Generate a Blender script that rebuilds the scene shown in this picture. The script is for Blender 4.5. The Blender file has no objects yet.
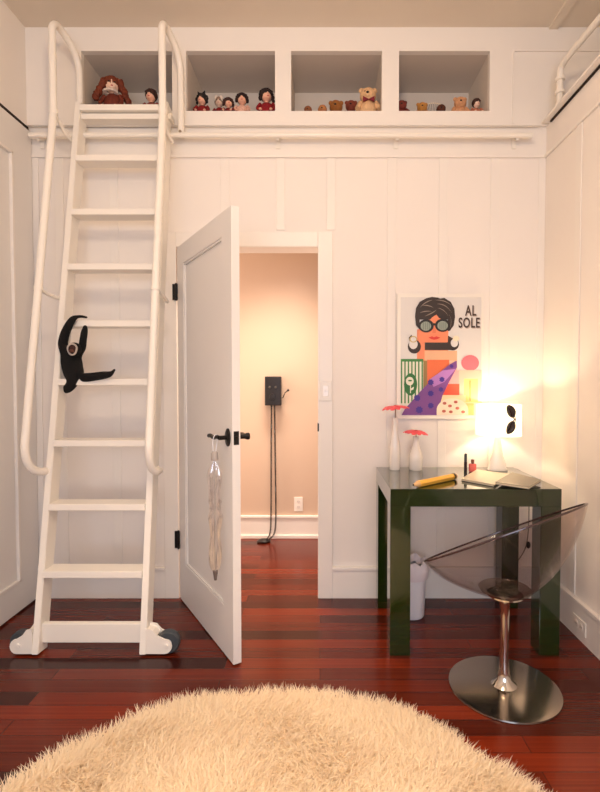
import bpy, bmesh, math, random
import numpy as np
from mathutils import Vector, Matrix
random.seed(4)
C = bpy.context.scene.collection
PI = math.pi
# ------------------------------------------------------------------ camera geometry
F, TILT, H = 490.0, math.radians(1.8), 1.275
def ray(u, v):
    a = (u-320)/F; b = -(v-396)/F
    return Vector((a, math.cos(TILT)+b*math.sin(TILT), -math.sin(TILT)+b*math.cos(TILT)))
EYE = Vector((0, 0, H))
def atY(u, v, Y): d = ray(u, v); return EYE + d*(Y/d.y)
def atZ(u, v, Z): d = ray(u, v); return EYE + d*((Z-H)/d.z)
def atP(u, v, p, n): d = ray(u, v); return EYE + d*((Vector(p)-EYE).dot(n)/d.dot(n))
def pv(y, z):
    z -= H; dep = y*math.cos(TILT)-z*math.sin(TILT); up = y*math.sin(TILT)+z*math.cos(TILT)
    return 396-F*up/dep
# ------------------------------------------------------------------ materials
def lin(c): return tuple((x/12.92 if x <= .04045 else ((x+.055)/1.055)**2.4) for x in [k/255 for k in c]) + (1,)
MATS = {}
def mat(name, rgb, rough=.5, metal=0, coat=0, noise=0, scale=20, bump=0, emit=None, es=0, spec=.5, trans=0, ior=1.45, sub=0):
    m = bpy.data.materials.new(name); m.use_nodes = True
    nt = m.node_tree; b = nt.nodes['Principled BSDF']
    col = lin(rgb)
    b.inputs['Base Color'].default_value = col
    b.inputs['Roughness'].default_value = rough
    b.inputs['Metallic'].default_value = metal
    b.inputs['Coat Weight'].default_value = coat
    b.inputs['Coat Roughness'].default_value = .05
    b.inputs['Specular IOR Level'].default_value = spec
    b.inputs['Transmission Weight'].default_value = trans
    b.inputs['IOR'].default_value = ior
    if emit:
        b.inputs['Emission Color'].default_value = lin(emit); b.inputs['Emission Strength'].default_value = es
    tc = nt.nodes.new('ShaderNodeTexCoord')
    n = nt.nodes.new('ShaderNodeTexNoise'); n.inputs['Scale'].default_value = scale; n.inputs['Detail'].default_value = 4
    nt.links.new(tc.outputs['Object'], n.inputs['Vector'])
    if noise:
        mx = nt.nodes.new('ShaderNodeMix'); mx.data_type = 'RGBA'
        mx.inputs['A'].default_value = tuple(c*(1-noise) for c in col[:3])+(1,)
        mx.inputs['B'].default_value = tuple(min(1, c*(1+noise)) for c in col[:3])+(1,)
        nt.links.new(n.outputs['Fac'], mx.inputs['Factor']); nt.links.new(mx.outputs['Result'], b.inputs['Base Color'])
    if bump:
        bp = nt.nodes.new('ShaderNodeBump'); bp.inputs['Strength'].default_value = bump; bp.inputs['Distance'].default_value = .003
        nt.links.new(n.outputs['Fac'], bp.inputs['Height']); nt.links.new(bp.outputs['Normal'], b.inputs['Normal'])
    MATS[name] = m
    return m
def clear_mat(name, tint, ior=1.45, base=.0, rough=.03):
    m = bpy.data.materials.new(name); m.use_nodes = True
    nt = m.node_tree; nt.nodes.clear()
    out = nt.nodes.new('ShaderNodeOutputMaterial'); mx = nt.nodes.new('ShaderNodeMixShader')
    tr = nt.nodes.new('ShaderNodeBsdfTransparent'); gl = nt.nodes.new('ShaderNodeBsdfGlossy')
    tr.inputs['Color'].default_value = tint; gl.inputs['Roughness'].default_value = rough
    gl.inputs['Color'].default_value = (.9, .87, .86, 1)
    lf = nt.nodes.new('ShaderNodeLayerWeight'); lf.inputs['Blend'].default_value = .5
    pw = nt.nodes.new('ShaderNodeMath'); pw.operation = 'POWER'; pw.inputs[1].default_value = 5; nt.links.new(lf.outputs['Facing'], pw.inputs[0])
    lw = nt.nodes.new('ShaderNodeMath'); lw.operation = 'MULTIPLY'; lw.inputs[1].default_value = (ior-1)*1.4; nt.links.new(pw.outputs[0], lw.inputs[0])
    ad = nt.nodes.new('ShaderNodeMath'); ad.operation = 'ADD'; ad.inputs[1].default_value = base; ad.use_clamp = True
    nt.links.new(lw.outputs[0], ad.inputs[0]); nt.links.new(ad.outputs[0], mx.inputs[0])
    nt.links.new(tr.outputs[0], mx.inputs[1]); nt.links.new(gl.outputs[0], mx.inputs[2]); nt.links.new(mx.outputs[0], out.inputs[0])
    return m
wall_m = mat('wall_paint', (240, 231, 222), .55, noise=.02, scale=3, bump=.03)
trim_m = mat('trim_paint', (240, 232, 223), .35, noise=.015, scale=6)
door_m = mat('door_paint', (232, 226, 220), .4, noise=.015, scale=4)
ceil_m = mat('ceiling_paint', (226, 212, 194), .7, noise=.03, scale=5)
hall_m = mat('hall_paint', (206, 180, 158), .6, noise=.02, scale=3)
cub_m = mat('cubby_paint', (214, 202, 190), .6, noise=.03, scale=6)
ladder_m = mat('ladder_paint', (242, 234, 222), .32, noise=.01, scale=8)
black_m = mat('black_metal', (22, 18, 16), .35, metal=.3)
dark_m = mat('shade_and_dark_parts', (40, 28, 20), .9)  # flat dark for slots and pencil lead; also painted shade along the ledges
green_m = mat('green_lacquer', (26, 42, 8), .14, coat=.8, noise=.12, scale=9)
steel_m = mat('brushed_steel', (190, 180, 168), .17, metal=1, noise=.04, scale=60)
chrome_m = mat('chrome', (205, 198, 188), .12, metal=1)
shell_m = clear_mat('smoked_clear_plastic', (.925, .885, .87, 1), 1.5, .008)
rim_m = mat('smoked_plastic_edge', (70, 45, 42), .15, spec=.8, trans=.3)
rubber_m = mat('grey_rubber', (62, 66, 70), .6)
white_pl = mat('white_plastic', (226, 226, 232), .35, noise=.01)
plate_m = mat('plate_plastic', (238, 230, 220), .35)
ceramic_m = mat('white_ceramic', (236, 226, 216), .2, coat=.3)
coral_m = mat('coral_petals', (244, 96, 104), .5, noise=.1, scale=60)
fur_m = mat('cream_fleece', (255, 238, 210), .9, noise=.05, scale=14)
_nt = fur_m.node_tree; _p = _nt.nodes['Principled BSDF']; _t = _nt.nodes.new('ShaderNodeBsdfTranslucent'); _m = _nt.nodes.new('ShaderNodeMixShader')
_t.inputs['Color'].default_value = (1, .91, .79, 1); _m.inputs[0].default_value = .58; _p.inputs['Specular IOR Level'].default_value = .1
_nt.links.new(_p.outputs[0], _m.inputs[1]); _nt.links.new(_t.outputs[0], _m.inputs[2]); _nt.links.new(_m.outputs[0], _nt.nodes['Material Output'].inputs[0])
furb_m = mat('fleece_backing', (226, 204, 168), .9)
blackfur = mat('black_plush', (8, 6, 6), .95, noise=.5, scale=180, bump=.8)
def floor_mat(name, cols):
    m = bpy.data.materials.new(name); m.use_nodes = True
    nt = m.node_tree; b = nt.nodes['Principled BSDF']; L = nt.links
    tc = nt.nodes.new('ShaderNodeTexCoord')
    br = nt.nodes.new('ShaderNodeTexBrick'); br.offset = .37; br.offset_frequency = 2
    br.inputs['Scale'].default_value = 1; br.inputs['Brick Width'].default_value = 1.15; br.inputs['Row Height'].default_value = .082
    br.inputs['Mortar Size'].default_value = .0012; br.inputs['Mortar Smooth'].default_value = .3; br.inputs['Bias'].default_value = 0
    br.inputs['Color1'].default_value = lin(cols[0]); br.inputs['Color2'].default_value = lin(cols[1]); br.inputs['Mortar'].default_value = lin((26, 8, 5))
    L.new(tc.outputs['Object'], br.inputs['Vector'])
    mp = nt.nodes.new('ShaderNodeMapping'); mp.inputs['Scale'].default_value = (.7, 60, 1); L.new(tc.outputs['Object'], mp.inputs['Vector'])
    n = nt.nodes.new('ShaderNodeTexNoise'); n.inputs['Scale'].default_value = 1.6; n.inputs['Detail'].default_value = 3; L.new(mp.outputs[0], n.inputs['Vector'])
    cr = nt.nodes.new('ShaderNodeValToRGB'); cr.color_ramp.elements[0].color = (.72, .66, .62, 1); cr.color_ramp.elements[1].color = (1.2, 1.25, 1.15, 1)
    cr.color_ramp.elements[0].position = .3; cr.color_ramp.elements[1].position = .72
    L.new(n.outputs['Fac'], cr.inputs[0])
    mx = nt.nodes.new('ShaderNodeMix'); mx.data_type = 'RGBA'; mx.blend_type = 'MULTIPLY'; mx.inputs['Factor'].default_value = 1
    L.new(br.outputs['Color'], mx.inputs['A']); L.new(cr.outputs[0], mx.inputs['B']); L.new(mx.outputs['Result'], b.inputs['Base Color'])
    n2 = nt.nodes.new('ShaderNodeTexNoise'); n2.inputs['Scale'].default_value = 6; L.new(tc.outputs['Object'], n2.inputs['Vector'])
    mr = nt.nodes.new('ShaderNodeMapRange'); mr.inputs['To Min'].default_value = .17; mr.inputs['To Max'].default_value = .26
    L.new(n2.outputs['Fac'], mr.inputs['Value']); L.new(mr.outputs[0], b.inputs['Roughness'])
    b.inputs['Specular IOR Level'].default_value = .35
    bp = nt.nodes.new('ShaderNodeBump'); bp.inputs['Strength'].default_value = .25; bp.inputs['Distance'].default_value = .002
    inv = nt.nodes.new('ShaderNodeMath'); inv.operation = 'SUBTRACT'; inv.inputs[0].default_value = 1; L.new(br.outputs['Fac'], inv.inputs[1])
    L.new(inv.outputs[0], bp.inputs['Height']); L.new(bp.outputs[0], b.inputs['Normal'])
    return m
floor_m = floor_mat('cherry_floor', ((116, 38, 15), (48, 14, 7)))
# ------------------------------------------------------------------ mesh helpers
class MB:
    def __init__(s): s.bm = bmesh.new(); s.mats = []; s.cur = 0
    def use(s, m):
        if m not in s.mats: s.mats.append(m)
        s.cur = s.mats.index(m); return s
    def face(s, vs):
        try: f = s.bm.faces.new(vs)
        except ValueError: return
        f.material_index = s.cur; return f
    def box(s, x0, x1, y0, y1, z0, z1, bev=0):
        n0 = len(s.bm.verts)
        vs = [s.bm.verts.new((x, y, z)) for x in (x0, x1) for y in (y0, y1) for z in (z0, z1)]
        fs = [s.face([vs[i] for i in q]) for q in ((0, 1, 3, 2), (4, 6, 7, 5), (0, 4, 5, 1), (2, 3, 7, 6), (0, 2, 6, 4), (1, 5, 7, 3))]
        if bev:
            es = list({e for f in fs for e in f.edges})
            bmesh.ops.bevel(s.bm, geom=es, offset=bev, segments=2, affect='EDGES', profile=.5)
        return s
    def beam(s, p0, p1, side, w, d, bev=0):
        p0, p1 = Vector(p0), Vector(p1); ax = (p1-p0).normalized(); sx = (Vector(side)-ax*ax.dot(Vector(side))).normalized(); sy = ax.cross(sx)
        vs = [s.bm.verts.new(p+sx*a*w/2+sy*b*d/2) for p in (p0, p1) for a in (-1, 1) for b in (-1, 1)]
        fs = [s.face([vs[i] for i in q]) for q in ((0, 1, 3, 2), (4, 6, 7, 5), (0, 4, 5, 1), (2, 3, 7, 6), (0, 2, 6, 4), (1, 5, 7, 3))]
        if bev:
            bmesh.ops.bevel(s.bm, geom=list({e for f in fs for e in f.edges}), offset=bev, segments=2, affect='EDGES')
        return s
    def prism(s, pts, off):
        off = Vector(off)
        a = [s.bm.verts.new(p) for p in pts]; b = [s.bm.verts.new(Vector(p)+off) for p in pts]
        s.face(a); s.face(b[::-1]); n = len(a)
        for i in range(n): s.face([a[i], b[i], b[(i+1) % n], a[(i+1) % n]])
        return s
    def poly(s, pts): s.face([s.bm.verts.new(p) for p in pts]); return s
    def tube(s, pts, r, seg=12, closed=False, cap=True):
        pts = [Vector(p) for p in pts]; n = len(pts); rs = r if isinstance(r, (list, tuple)) else [r]*n
        rings = []; up = None
        for i, p in enumerate(pts):
            if closed: t = (pts[(i+1) % n]-pts[i-1]).normalized()
            else: t = (pts[min(i+1, n-1)]-pts[max(i-1, 0)]).normalized()
            if up is None:
                up = t.orthogonal().normalized()
            up = (up-t*t.dot(up)); up = up.normalized() if up.length > 1e-6 else t.orthogonal().normalized()
            v = t.cross(up)
            rings.append([s.bm.verts.new(p+(up*math.cos(k*2*PI/seg)+v*math.sin(k*2*PI/seg))*rs[i]) for k in range(seg)])
        for i in range(n if closed else n-1):
            a, b = rings[i], rings[(i+1) % n]
            for k in range(seg): s.face([a[k], a[(k+1) % seg], b[(k+1) % seg], b[k]])
        if not closed and cap: s.face(rings[0][::-1]); s.face(rings[-1])
        return s
    def lathe(s, prof, c=(0, 0, 0), seg=32, axis=None, sx=1, sy=1):
        c = Vector(c); q = Matrix.Identity(3) if axis is None else Vector((0, 0, 1)).rotation_difference(Vector(axis)).to_matrix()
        rings = []
        for r, z in prof:
            if r < 1e-6: rings.append([s.bm.verts.new(c+q @ Vector((0, 0, z)))])
            else: rings.append([s.bm.verts.new(c+q @ Vector((r*sx*math.cos(k*2*PI/seg), r*sy*math.sin(k*2*PI/seg), z))) for k in range(seg)])
        for a, b in zip(rings, rings[1:]):
            for k in range(seg):
                k2 = (k+1) % seg
                if len(a) == 1 and len(b) == 1: continue
                if len(a) == 1: s.face([a[0], b[k], b[k2]])
                elif len(b) == 1: s.face([a[k], a[k2], b[0]])
                else: s.face([a[k], a[k2], b[k2], b[k]])
        return s
    def ball(s, c, r, sc=(1, 1, 1), seg=16, rot=None, jit=0):
        c = Vector(c); R = rot if rot is not None else Matrix.Identity(3); n = seg//2; rings = []
        for i in range(n+1):
            ph = PI*i/n
            def P(k):
                j = 1+random.uniform(-jit, jit)
                return c+R @ Vector((math.sin(ph)*math.cos(k*2*PI/seg)*sc[0], math.sin(ph)*math.sin(k*2*PI/seg)*sc[1], math.cos(ph)*sc[2]))*r*j
            rings.append([s.bm.verts.new(P(k)) for k in range(1 if i in (0, n) else seg)])
        for a, b in zip(rings, rings[1:]):
            for k in range(seg):
                k2 = (k+1) % seg
                if len(a) == 1: s.face([a[0], b[k], b[k2]])
                elif len(b) == 1: s.face([a[k], b[0], a[k2]])
                else: s.face([a[k], b[k], b[k2], a[k2]])
        return s
    def build(s, name, m=None, parent=None, smooth=False, loc=None):
        bmesh.ops.recalc_face_normals(s.bm, faces=s.bm.faces)
        me = bpy.data.meshes.new(name); s.bm.to_mesh(me); s.bm.free()
        for mm in (s.mats or [m]): me.materials.append(mm)
        if smooth:
            me.polygons.foreach_set('use_smooth', [True]*len(me.polygons))
            try: me.set_sharp_from_angle(angle=math.radians(38))
            except Exception: pass
        o = bpy.data.objects.new(name, me); C.objects.link(o)
        if parent is not None:
            o.parent = parent; o.matrix_parent_inverse = wm(parent).inverted()
        return o
def wm(o):
    m = Matrix.LocRotScale(o.location, o.rotation_euler, o.scale)
    return (wm(o.parent) @ o.matrix_parent_inverse @ m) if o.parent else m
def root(name, label, cat, loc, group=None, kind=None):
    o = bpy.data.objects.new(name, None); C.objects.link(o); o.location = loc; o.empty_display_size = .1
    return tag(o, label, cat, group, kind)
def tag(o, label=None, cat=None, group=None, kind=None):
    if label: o['label'] = label
    if cat: o['category'] = cat
    if group: o['group'] = group
    if kind: o['kind'] = kind
    return o
def smoothpath(pts, it=3):
    pts = [Vector(p) for p in pts]
    for _ in range(it):
        q = [pts[0]]
        for a, b in zip(pts, pts[1:]): q += [a*.75+b*.25, a*.25+b*.75]
        q.append(pts[-1]); pts = q
    return pts
def struct(mb, name, m, smooth=False, label=None): return tag(mb.build(name, m, None, smooth), label, None, None, 'structure')
# ------------------------------------------------------------------ room shell
D = 2.85; XL = -1.668; XR = 1.294; ZC = 3.272; YB = -2.3; XR2 = 1.85
DX0, DX1, DZ = -.822, -.012, 2.04
zo0, zo1 = 2.807, 3.141        # cubby openings
zled, zgap, zmo = 2.725, 2.703, 2.556
HY = 3.94
struct(MB().box(XL-.12, XR2+.1, YB-.1, HY+.1, -.05, 0), 'floor', floor_m)
struct(MB().box(XL-.12, XR2+.1, YB-.1, D+.5, ZC, ZC+.08), 'ceiling', ceil_m)
wb = MB().box(XL-.1, DX0, D, D+.12, 0, zled).box(DX1, XR2+.1, D, D+.12, 0, zled).box(DX0, DX1, D, D+.12, DZ, zled)
struct(wb, 'wall_back', wall_m)
ops = [(-1.354, -.839), (-.759, -.255), (-.164, .351), (.448, .963)]
cf = D-.015
up = MB().box(XL-.1, XR2+.1, cf, D+.02, zo1, ZC).box(XL-.1, XR2+.1, cf, D+.02, zled, zo0)
xs = [XL-.1]+[v for o in ops for v in o]+[XR2+.1]
for a, b in zip(xs[::2], xs[1::2]): up.box(a, b, cf, D+.02, zo0, zo1)
struct(up, 'trim_1', trim_m, label='white painted face frame of the wall cubbies under the ceiling')
for i, (a, b) in enumerate(ops):
    t = .012; m = MB(); y1 = 3.24
    m.box(a-t, b+t, D+.02, y1, zo0-t, zo0).box(a-t, b+t, D+.02, y1, zo1, zo1+t)
    m.box(a-t, a, D+.02, y1, zo0, zo1).box(b, b+t, D+.02, y1, zo0, zo1).box(a-t, b+t, y1, y1+t, zo0-t, zo1+t)
    tag(m.build('wall_cubby', cub_m), ['recessed wall cubby holding the red-haired doll, nearest the ladder', 'recessed wall cubby holding a row of dark-haired dolls', 'recessed wall cubby with the cream teddy bear in its right corner',
        'recessed wall cubby farthest right, holding small tan and gold figures'][i], 'cubby', 'cubbies along the top of the wall', 'structure')
# moulding under the cubbies, on three walls
z1 = zmo
mo = MB().box(XL, XR, D-.014, D, z1-.008, z1+.008, .003)
struct(mo, 'trim_2', trim_m)
mo = MB().box(XR-.014, XR, YB, D-.014, z1-.008, z1+.008, .003)
struct(mo, 'trim_3', trim_m)
# frieze band
struct(MB().box(XL, XR, D-.005, D, z1+.008, zled-.01), 'trim_4', trim_m)
# ledge
struct(MB().box(XL, XR-.045, D-.04, cf, zgap+.012, zled-.004, .003), 'trim_5', trim_m)
struct(MB().box(XR-.045, XR+.02, YB, D-.04, zgap+.022, zled+.01, .003).box(XR+.02, XR2, YB, D-.016, zgap+.022, zled+.004), 'trim_6', trim_m, label='long painted ledge along the right wall')
struct(MB().box(XR-.012, XR-.001, YB, D-.07, zgap+.014, zgap+.021), 'trim_7', dark_m, label='dark strip painted as the shadow line under the right ledge')  # thin dark box standing in for the shadow line below the ledge
struct(MB().box(XL+.001, XL+.012, YB, D-.02, zgap-.014, zgap+.010), 'trim_8', dark_m, label='dark strip painted as shade in the gap above the tall closet door')  # thin dark box painted as the shade inside the door-top gap
# crown strip & cabinet outline upper right
struct(MB().box(XR+.0, XR+.05, YB, cf, ZC-.012, ZC), 'trim_9', ceil_m)
cx0, cx1 = 1.10, 1.62
cab = MB().box(cx0, cx1, D-.024, cf, 3.135, 3.148).box(cx0-.008, cx0, D-.021, cf, zled+.01, 3.148)
struct(cab, 'trim_10', trim_m, label='raised panel edging on the wall right of the cubbies')
# battens
for k, u in enumerate((62, 116, 226, 281, 331, 391, 442, 493)):
    p = atY(u, 360, D); zb = .185
    z0 = DZ+.1 if DX0 < p.x < DX1+.08 else zb
    MBb = MB().box(p.x-.025, p.x+.025, D-.005, D, z0, z1-.008, .002)
    struct(MBb, 'trim_%d' % (11+k), trim_m)
struct(MB().box(XL, XL+.055, D-.008, D, .0, z1-.008, .002), 'trim_20', trim_m)
struct(MB().box(XR-.04, XR, D-.005, D, .185, z1-.008, .002), 'trim_21', trim_m)
for k, y in enumerate((2.45, 2.02, 1.58, 1.14)):
    struct(MB().box(XR-.006, XR, y, y+.055, .19, z1-.008, .002), 'trim_%d' % (22+k), trim_m)
# right / left / front walls
struct(MB().box(XR, XR+.12, YB, D, 0, zgap+.022), 'wall_right', wall_m)
struct(MB().box(XR2, XR2+.1, YB, D, zgap, ZC), 'wall_upper_right', wall_m)
struct(MB().box(XL-.12, XL, YB, D, 0, ZC), 'wall_left', wall_m)
wf = MB().box(XL-.1, XR2+.1, YB-.1, YB, 0, .8).box(XL-.1, XR2+.1, YB-.1, YB, 2.2, ZC).box(XL-.1, -1.1, YB-.1, YB, .8, 2.2).box(.9, XR2+.1, YB-.1, YB, .8, 2.2)
struct(wf, 'wall_front', wall_m)
w = MB().box(-1.1, .9, YB-.08, YB-.03, .8, .86).box(-1.1, .9, YB-.08, YB-.03, 2.14, 2.2)
for x in (-1.1, -.13, .84): w.box(x, x+.06, YB-.08, YB-.03, .86, 2.14)
struct(w, 'window_1', trim_m)
# baseboards
def base_x(x0, x1, y, name):
    struct(MB().box(x0, x1, y-.018, y, 0, .165).box(x0, x1, y-.026, y, .165, .185, .003), name, trim_m)
base_x(XL, DX0-.085, D, 'baseboard_back_left'); base_x(DX1+.085, XR, D, 'baseboard_back_right')
struct(MB().box(XR-.018, XR, YB, D-.027, 0, .17).box(XR-.026, XR, YB, D-.027, .17, .19, .003), 'baseboard_right', trim_m)
# door casing
cas = MB().box(DX1, DX1+.085, D-.022, D, 0, DZ+.085, .003).box(DX0-.085, DX0-.002, D-.022, D, 0, DZ+.085, .003).box(DX0-.002, DX1, D-.022, D, DZ, DZ+.085, .003)
struct(cas, 'trim_30', trim_m, label='white casing around the open doorway')
# hall beyond
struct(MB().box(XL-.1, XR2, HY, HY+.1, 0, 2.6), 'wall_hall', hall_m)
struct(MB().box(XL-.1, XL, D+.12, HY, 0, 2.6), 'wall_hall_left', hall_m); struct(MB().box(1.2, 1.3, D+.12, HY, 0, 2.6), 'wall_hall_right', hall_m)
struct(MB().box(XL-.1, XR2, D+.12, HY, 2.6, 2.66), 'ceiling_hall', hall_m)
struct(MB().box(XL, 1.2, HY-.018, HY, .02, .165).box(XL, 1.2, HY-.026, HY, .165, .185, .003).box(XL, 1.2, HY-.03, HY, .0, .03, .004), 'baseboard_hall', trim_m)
# ------------------------------------------------------------------ closet door on the left wall
cd = MB().use(door_m)
y0, y1, zb, zt = .9, D-.014, .012, zgap-.016
py0, py1, pz0, pz1 = 1.1, 2.66, .17, 2.50
x0, x1 = XL, XL+.010
cd.box(x0, x1+.012, y0, py0, zb, zt).box(x0, x1+.012, py1, y1, zb, zt).box(x0, x1+.012, py0, py1, zb, pz0).box(x0, x1+.012, py0, py1, pz1, zt)
cd.box(x0, x1, py0, py1, pz0, pz1)
cdo = cd.build('door_2', None); tag(cdo, 'tall flat-panel white closet door on the left wall', None, None, 'structure')
m = MB()
for a in ((py0, py0+.014, pz0, pz1), (py1-.014, py1, pz0, pz1), (py0, py1, pz0, pz0+.014), (py0, py1, pz1-.014, pz1)):
    m.box(x1, x1+.018, a[0], a[1], a[2], a[3], .002)
m.build('panel_moulding', trim_m, cdo)
# ------------------------------------------------------------------ open door (local x along leaf)
hp = Vector((DX0+.004, D-.024, 0)); fr = atZ(233.5, 664.5, .01); dv = (fr-hp); dv.z = 0; LW = dv.length; dv.normalize()
nv = Vector((-dv.y, dv.x, 0))          # towards the right / back
if nv.x < 0: nv = -nv
MD = Matrix(((dv.x, nv.x, 0, hp.x), (dv.y, nv.y, 0, hp.y), (0, 0, 1, 0), (0, 0, 0, 1)))
def xf(mb):
    for v in mb.bm.verts: v.co = MD @ v.co
    return mb
th = .038; z0, z1d = .008, DZ-.006
def dl(u, v, off=0):
    p = atP(u, v, hp-nv*off, nv); q = p-hp; return Vector((q.dot(dv), -off, p.z))
a = dl(188.6, 262); b = dl(225, 238.5); c = dl(225, 592)
px0, px1, pt, pb = .115, LW-.115, 1.925, .235
leaf = MB()
for q in ((0, px0, z0, z1d), (px1, LW, z0, z1d), (px0, px1, z0, pb), (px0, px1, pt, z1d)): leaf.box(q[0], q[1], 0, th, q[2], q[3])
leaf.box(px0, px1, .012, th-.012, pb, pt)
for s in (0, 1):
    for q in ((px0, px0+.012, pb, pt), (px1-.012, px1, pb, pt), (px0, px1, pb, pb+.012), (px0, px1, pt-.012, pt)):
        leaf.box(q[0], q[1], .003 if s == 0 else th-.012, .012 if s == 0 else th-.003, q[2], q[3], .002)
DR = tag(xf(leaf).build('door_1', door_m), 'white one-panel door standing open into the room', None, None, 'structure')
for v0, v1 in ((284, 300), (531, 548)):
    za, zb_ = atY(178, v1, D-.03).z, atY(178, v0, D-.03).z
    MB().box(hp.x-.026, hp.x+.004, hp.y-.008, hp.y-.001, za, zb_).lathe([(0, za-.004), (.006, za-.004), (.006, zb_+.004), (0, zb_+.004)], (hp.x-.004, hp.y-.010, 0), 12).build('hinge', black_m, DR, True)
hz = dl(231, 438).z
hx = LW-.043
lev = MB().lathe([(0, 0), (.026, 0), (.026, .006), (.020, .010), (0, .010)], (hx, -.0005, hz), 24, (0, -1, 0), 1, 1.55)
lev.lathe([(.010, 0), (.010, .045), (0, .046)], (hx, 0, hz), 12, (0, -1, 0))
lev.tube(smoothpath([(hx, -.042, hz), (hx-.03, -.046, hz+.004), (hx-.06, -.046, hz-.006), (hx-.10, -.046, hz+.002), (hx-.125, -.046, hz-.001)], 2), [.011]*4+[.010]*3+[.009]*50 if 0 else .0095, 10)
xf(lev).build('door_handle', black_m, DR, True)
lv2 = MB().lathe([(0, 0), (.026, 0), (.026, .006), (0, .01)], (hx, th, hz), 24, (0, 1, 0), 1, 1.55)
lv2.lathe([(.011, 0), (.011, .04), (.016, .05), (.016, .06), (0, .064)], (hx, th, hz), 14, (0, 1, 0)).tube([(hx+.004, th+.05, hz), (hx-.05, th+.052, hz+.004), (hx-.11, th+.05, hz)], .0095, 10)
xf(lv2).build('door_handle', black_m, DR, True)
xf(MB().box(LW, LW+.002, .007, th-.007, hz-.03, hz+.03).box(LW, LW+.010, .013, th-.013, hz-.009, hz+.009)).build('latch_plate', black_m, DR)
# ------------------------------------------------------------------ folded clear umbrella on the handle
uc = MD @ Vector((hx-.020, -.046, 0)); clear_u = clear_mat('clear_vinyl', (.97, .96, .95, 1), 1.6, .24, .12)
ztop, zbot = hz-.10, atP(222, 577, uc, nv).z
umb = root('folded_umbrella', 'clear plastic folded umbrella hanging from the door handle', 'umbrella', (uc.x, uc.y, zbot))
uc = Vector((uc.x, uc.y, 0))+Vector((-nv.x, -nv.y, 0))*.012
mb = MB(); N = 48; rings = []
for k in range(34):
    t = k/33; z = ztop+(zbot-ztop)*t
    R = .72*(.008+.030*math.sin(min(1, t*5)*PI/2)*(1-.35*t)) * (1 if t < .93 else max(.25, 1-(t-.93)*10)) * (1+.16*math.sin(t*17))
    if abs(t-.42) < .05: R *= .78
    ring = []
    for j in range(N):
        an = j/N*2*PI; rr = R*(1+.22*math.sin(an*8+t*5)+.08*math.sin(an*3-t*9))
        ring.append(mb.bm.verts.new((uc.x+rr*math.cos(an)*1.05, uc.y+rr*math.sin(an)*.62, z)))
    rings.append(ring)
for r0, r1 in zip(rings, rings[1:]):
    for j in range(N): mb.face([r0[j], r0[(j+1) % N], r1[(j+1) % N], r1[j]])
mb.build('canopy', clear_u, umb, True)
MB().tube([(uc.x, uc.y, ztop+.03), (uc.x, uc.y, zbot-.01)], .004, 8).build('shaft', mat('umbrella_shaft', (205, 200, 196), .3, metal=.6), umb, True)
MB().lathe([(0, -.028), (.006, -.028), (.010, 0), (.012, .014), (0, .016)], (uc.x, uc.y, zbot), 14).build('tip', mat('umbrella_tip', (105, 92, 86), .5), umb, True)
MB().lathe([(0, .04), (.010, .04), (.016, .03), (.017, 0), (0, -.004)], (uc.x, uc.y, ztop), 14).build('cap', mat('umbrella_cap', (168, 156, 148), .4), umb, True)
lp = Vector((uc.x, uc.y, 0)); up_ = nv*.0
MB().tube(smoothpath([(lp.x-.006, lp.y, ztop+.035), (lp.x-.008, lp.y-.004, hz-.01), (lp.x+.002, lp.y-.004, hz+.014), (lp.x+.012, lp.y+.012, hz+.012), (lp.x+.010, lp.y+.008, hz-.02), (lp.x+.004, lp.y, ztop+.035)], 2), .0018, 6).build('wrist_strap', white_pl, umb, True)
# ------------------------------------------------------------------ light switch, strike plate, outlets
def yplate(u, v, Y, w, h, label, cat, name, toggles):
    c = atY(u, v, Y); r = root(name, label, cat, (c.x, Y, c.z))
    MB().box(c.x-w/2, c.x+w/2, Y-.006, Y-.0002, c.z-h/2, c.z+h/2, .0025).build('cover_plate', plate_m, r)
    return r, c
r, c = yplate(325.5, 391, D-.022, .07, .115, 'white light switch on the doorway casing', 'light switch', 'light_switch', 0)
MB().box(c.x-.016, c.x+.016, D-.032, D-.028, c.z-.032, c.z+.032, .002).box(c.x-.005, c.x+.005, D-.042, D-.032, c.z-.002, c.z+.012, .002).build('toggle', ceramic_m, r)
tag(MB().box(DX1-.0025, DX1+.006, D-.0245, D+.03, atY(317, 431, D).z, atY(317, 423, D).z).build('strike_plate', black_m), 'small dark strike plate on the doorway jamb', 'strike plate')
def outlet(r, c, Y, vertical=True):
    for s in (-1, 1):
        m = MB(); q = (0, s*.022) if vertical else (s*.022, 0)
        m.lathe([(0, 0), (.016, 0), (.016, .002), (0, .0025)], (c.x+q[0], Y-.006, c.z+q[1]), 18, (0, -1, 0))
        rc = m.build('receptacle', ceramic_m, r)
        MB().box(c.x+q[0]-.006, c.x+q[0]-.004, Y-.0092, Y-.0082, c.z+q[1]-.004, c.z+q[1]+.005).box(c.x+q[0]+.004, c.x+q[0]+.006, Y-.0092, Y-.0082, c.z+q[1]-.004, c.z+q[1]+.005).build('slot', dark_m, rc)
r, c = yplate(298.5, 504, HY, .07, .115, 'white wall outlet in the hall beyond the doorway', 'outlet', 'wall_outlet', 0); outlet(r, c, HY)
r, c = yplate(475, 583, D-.018, .115, .07, 'white outlet in the baseboard behind the desk', 'outlet', 'wall_outlet', 0); outlet(r, c, D-.018, False)
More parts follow.
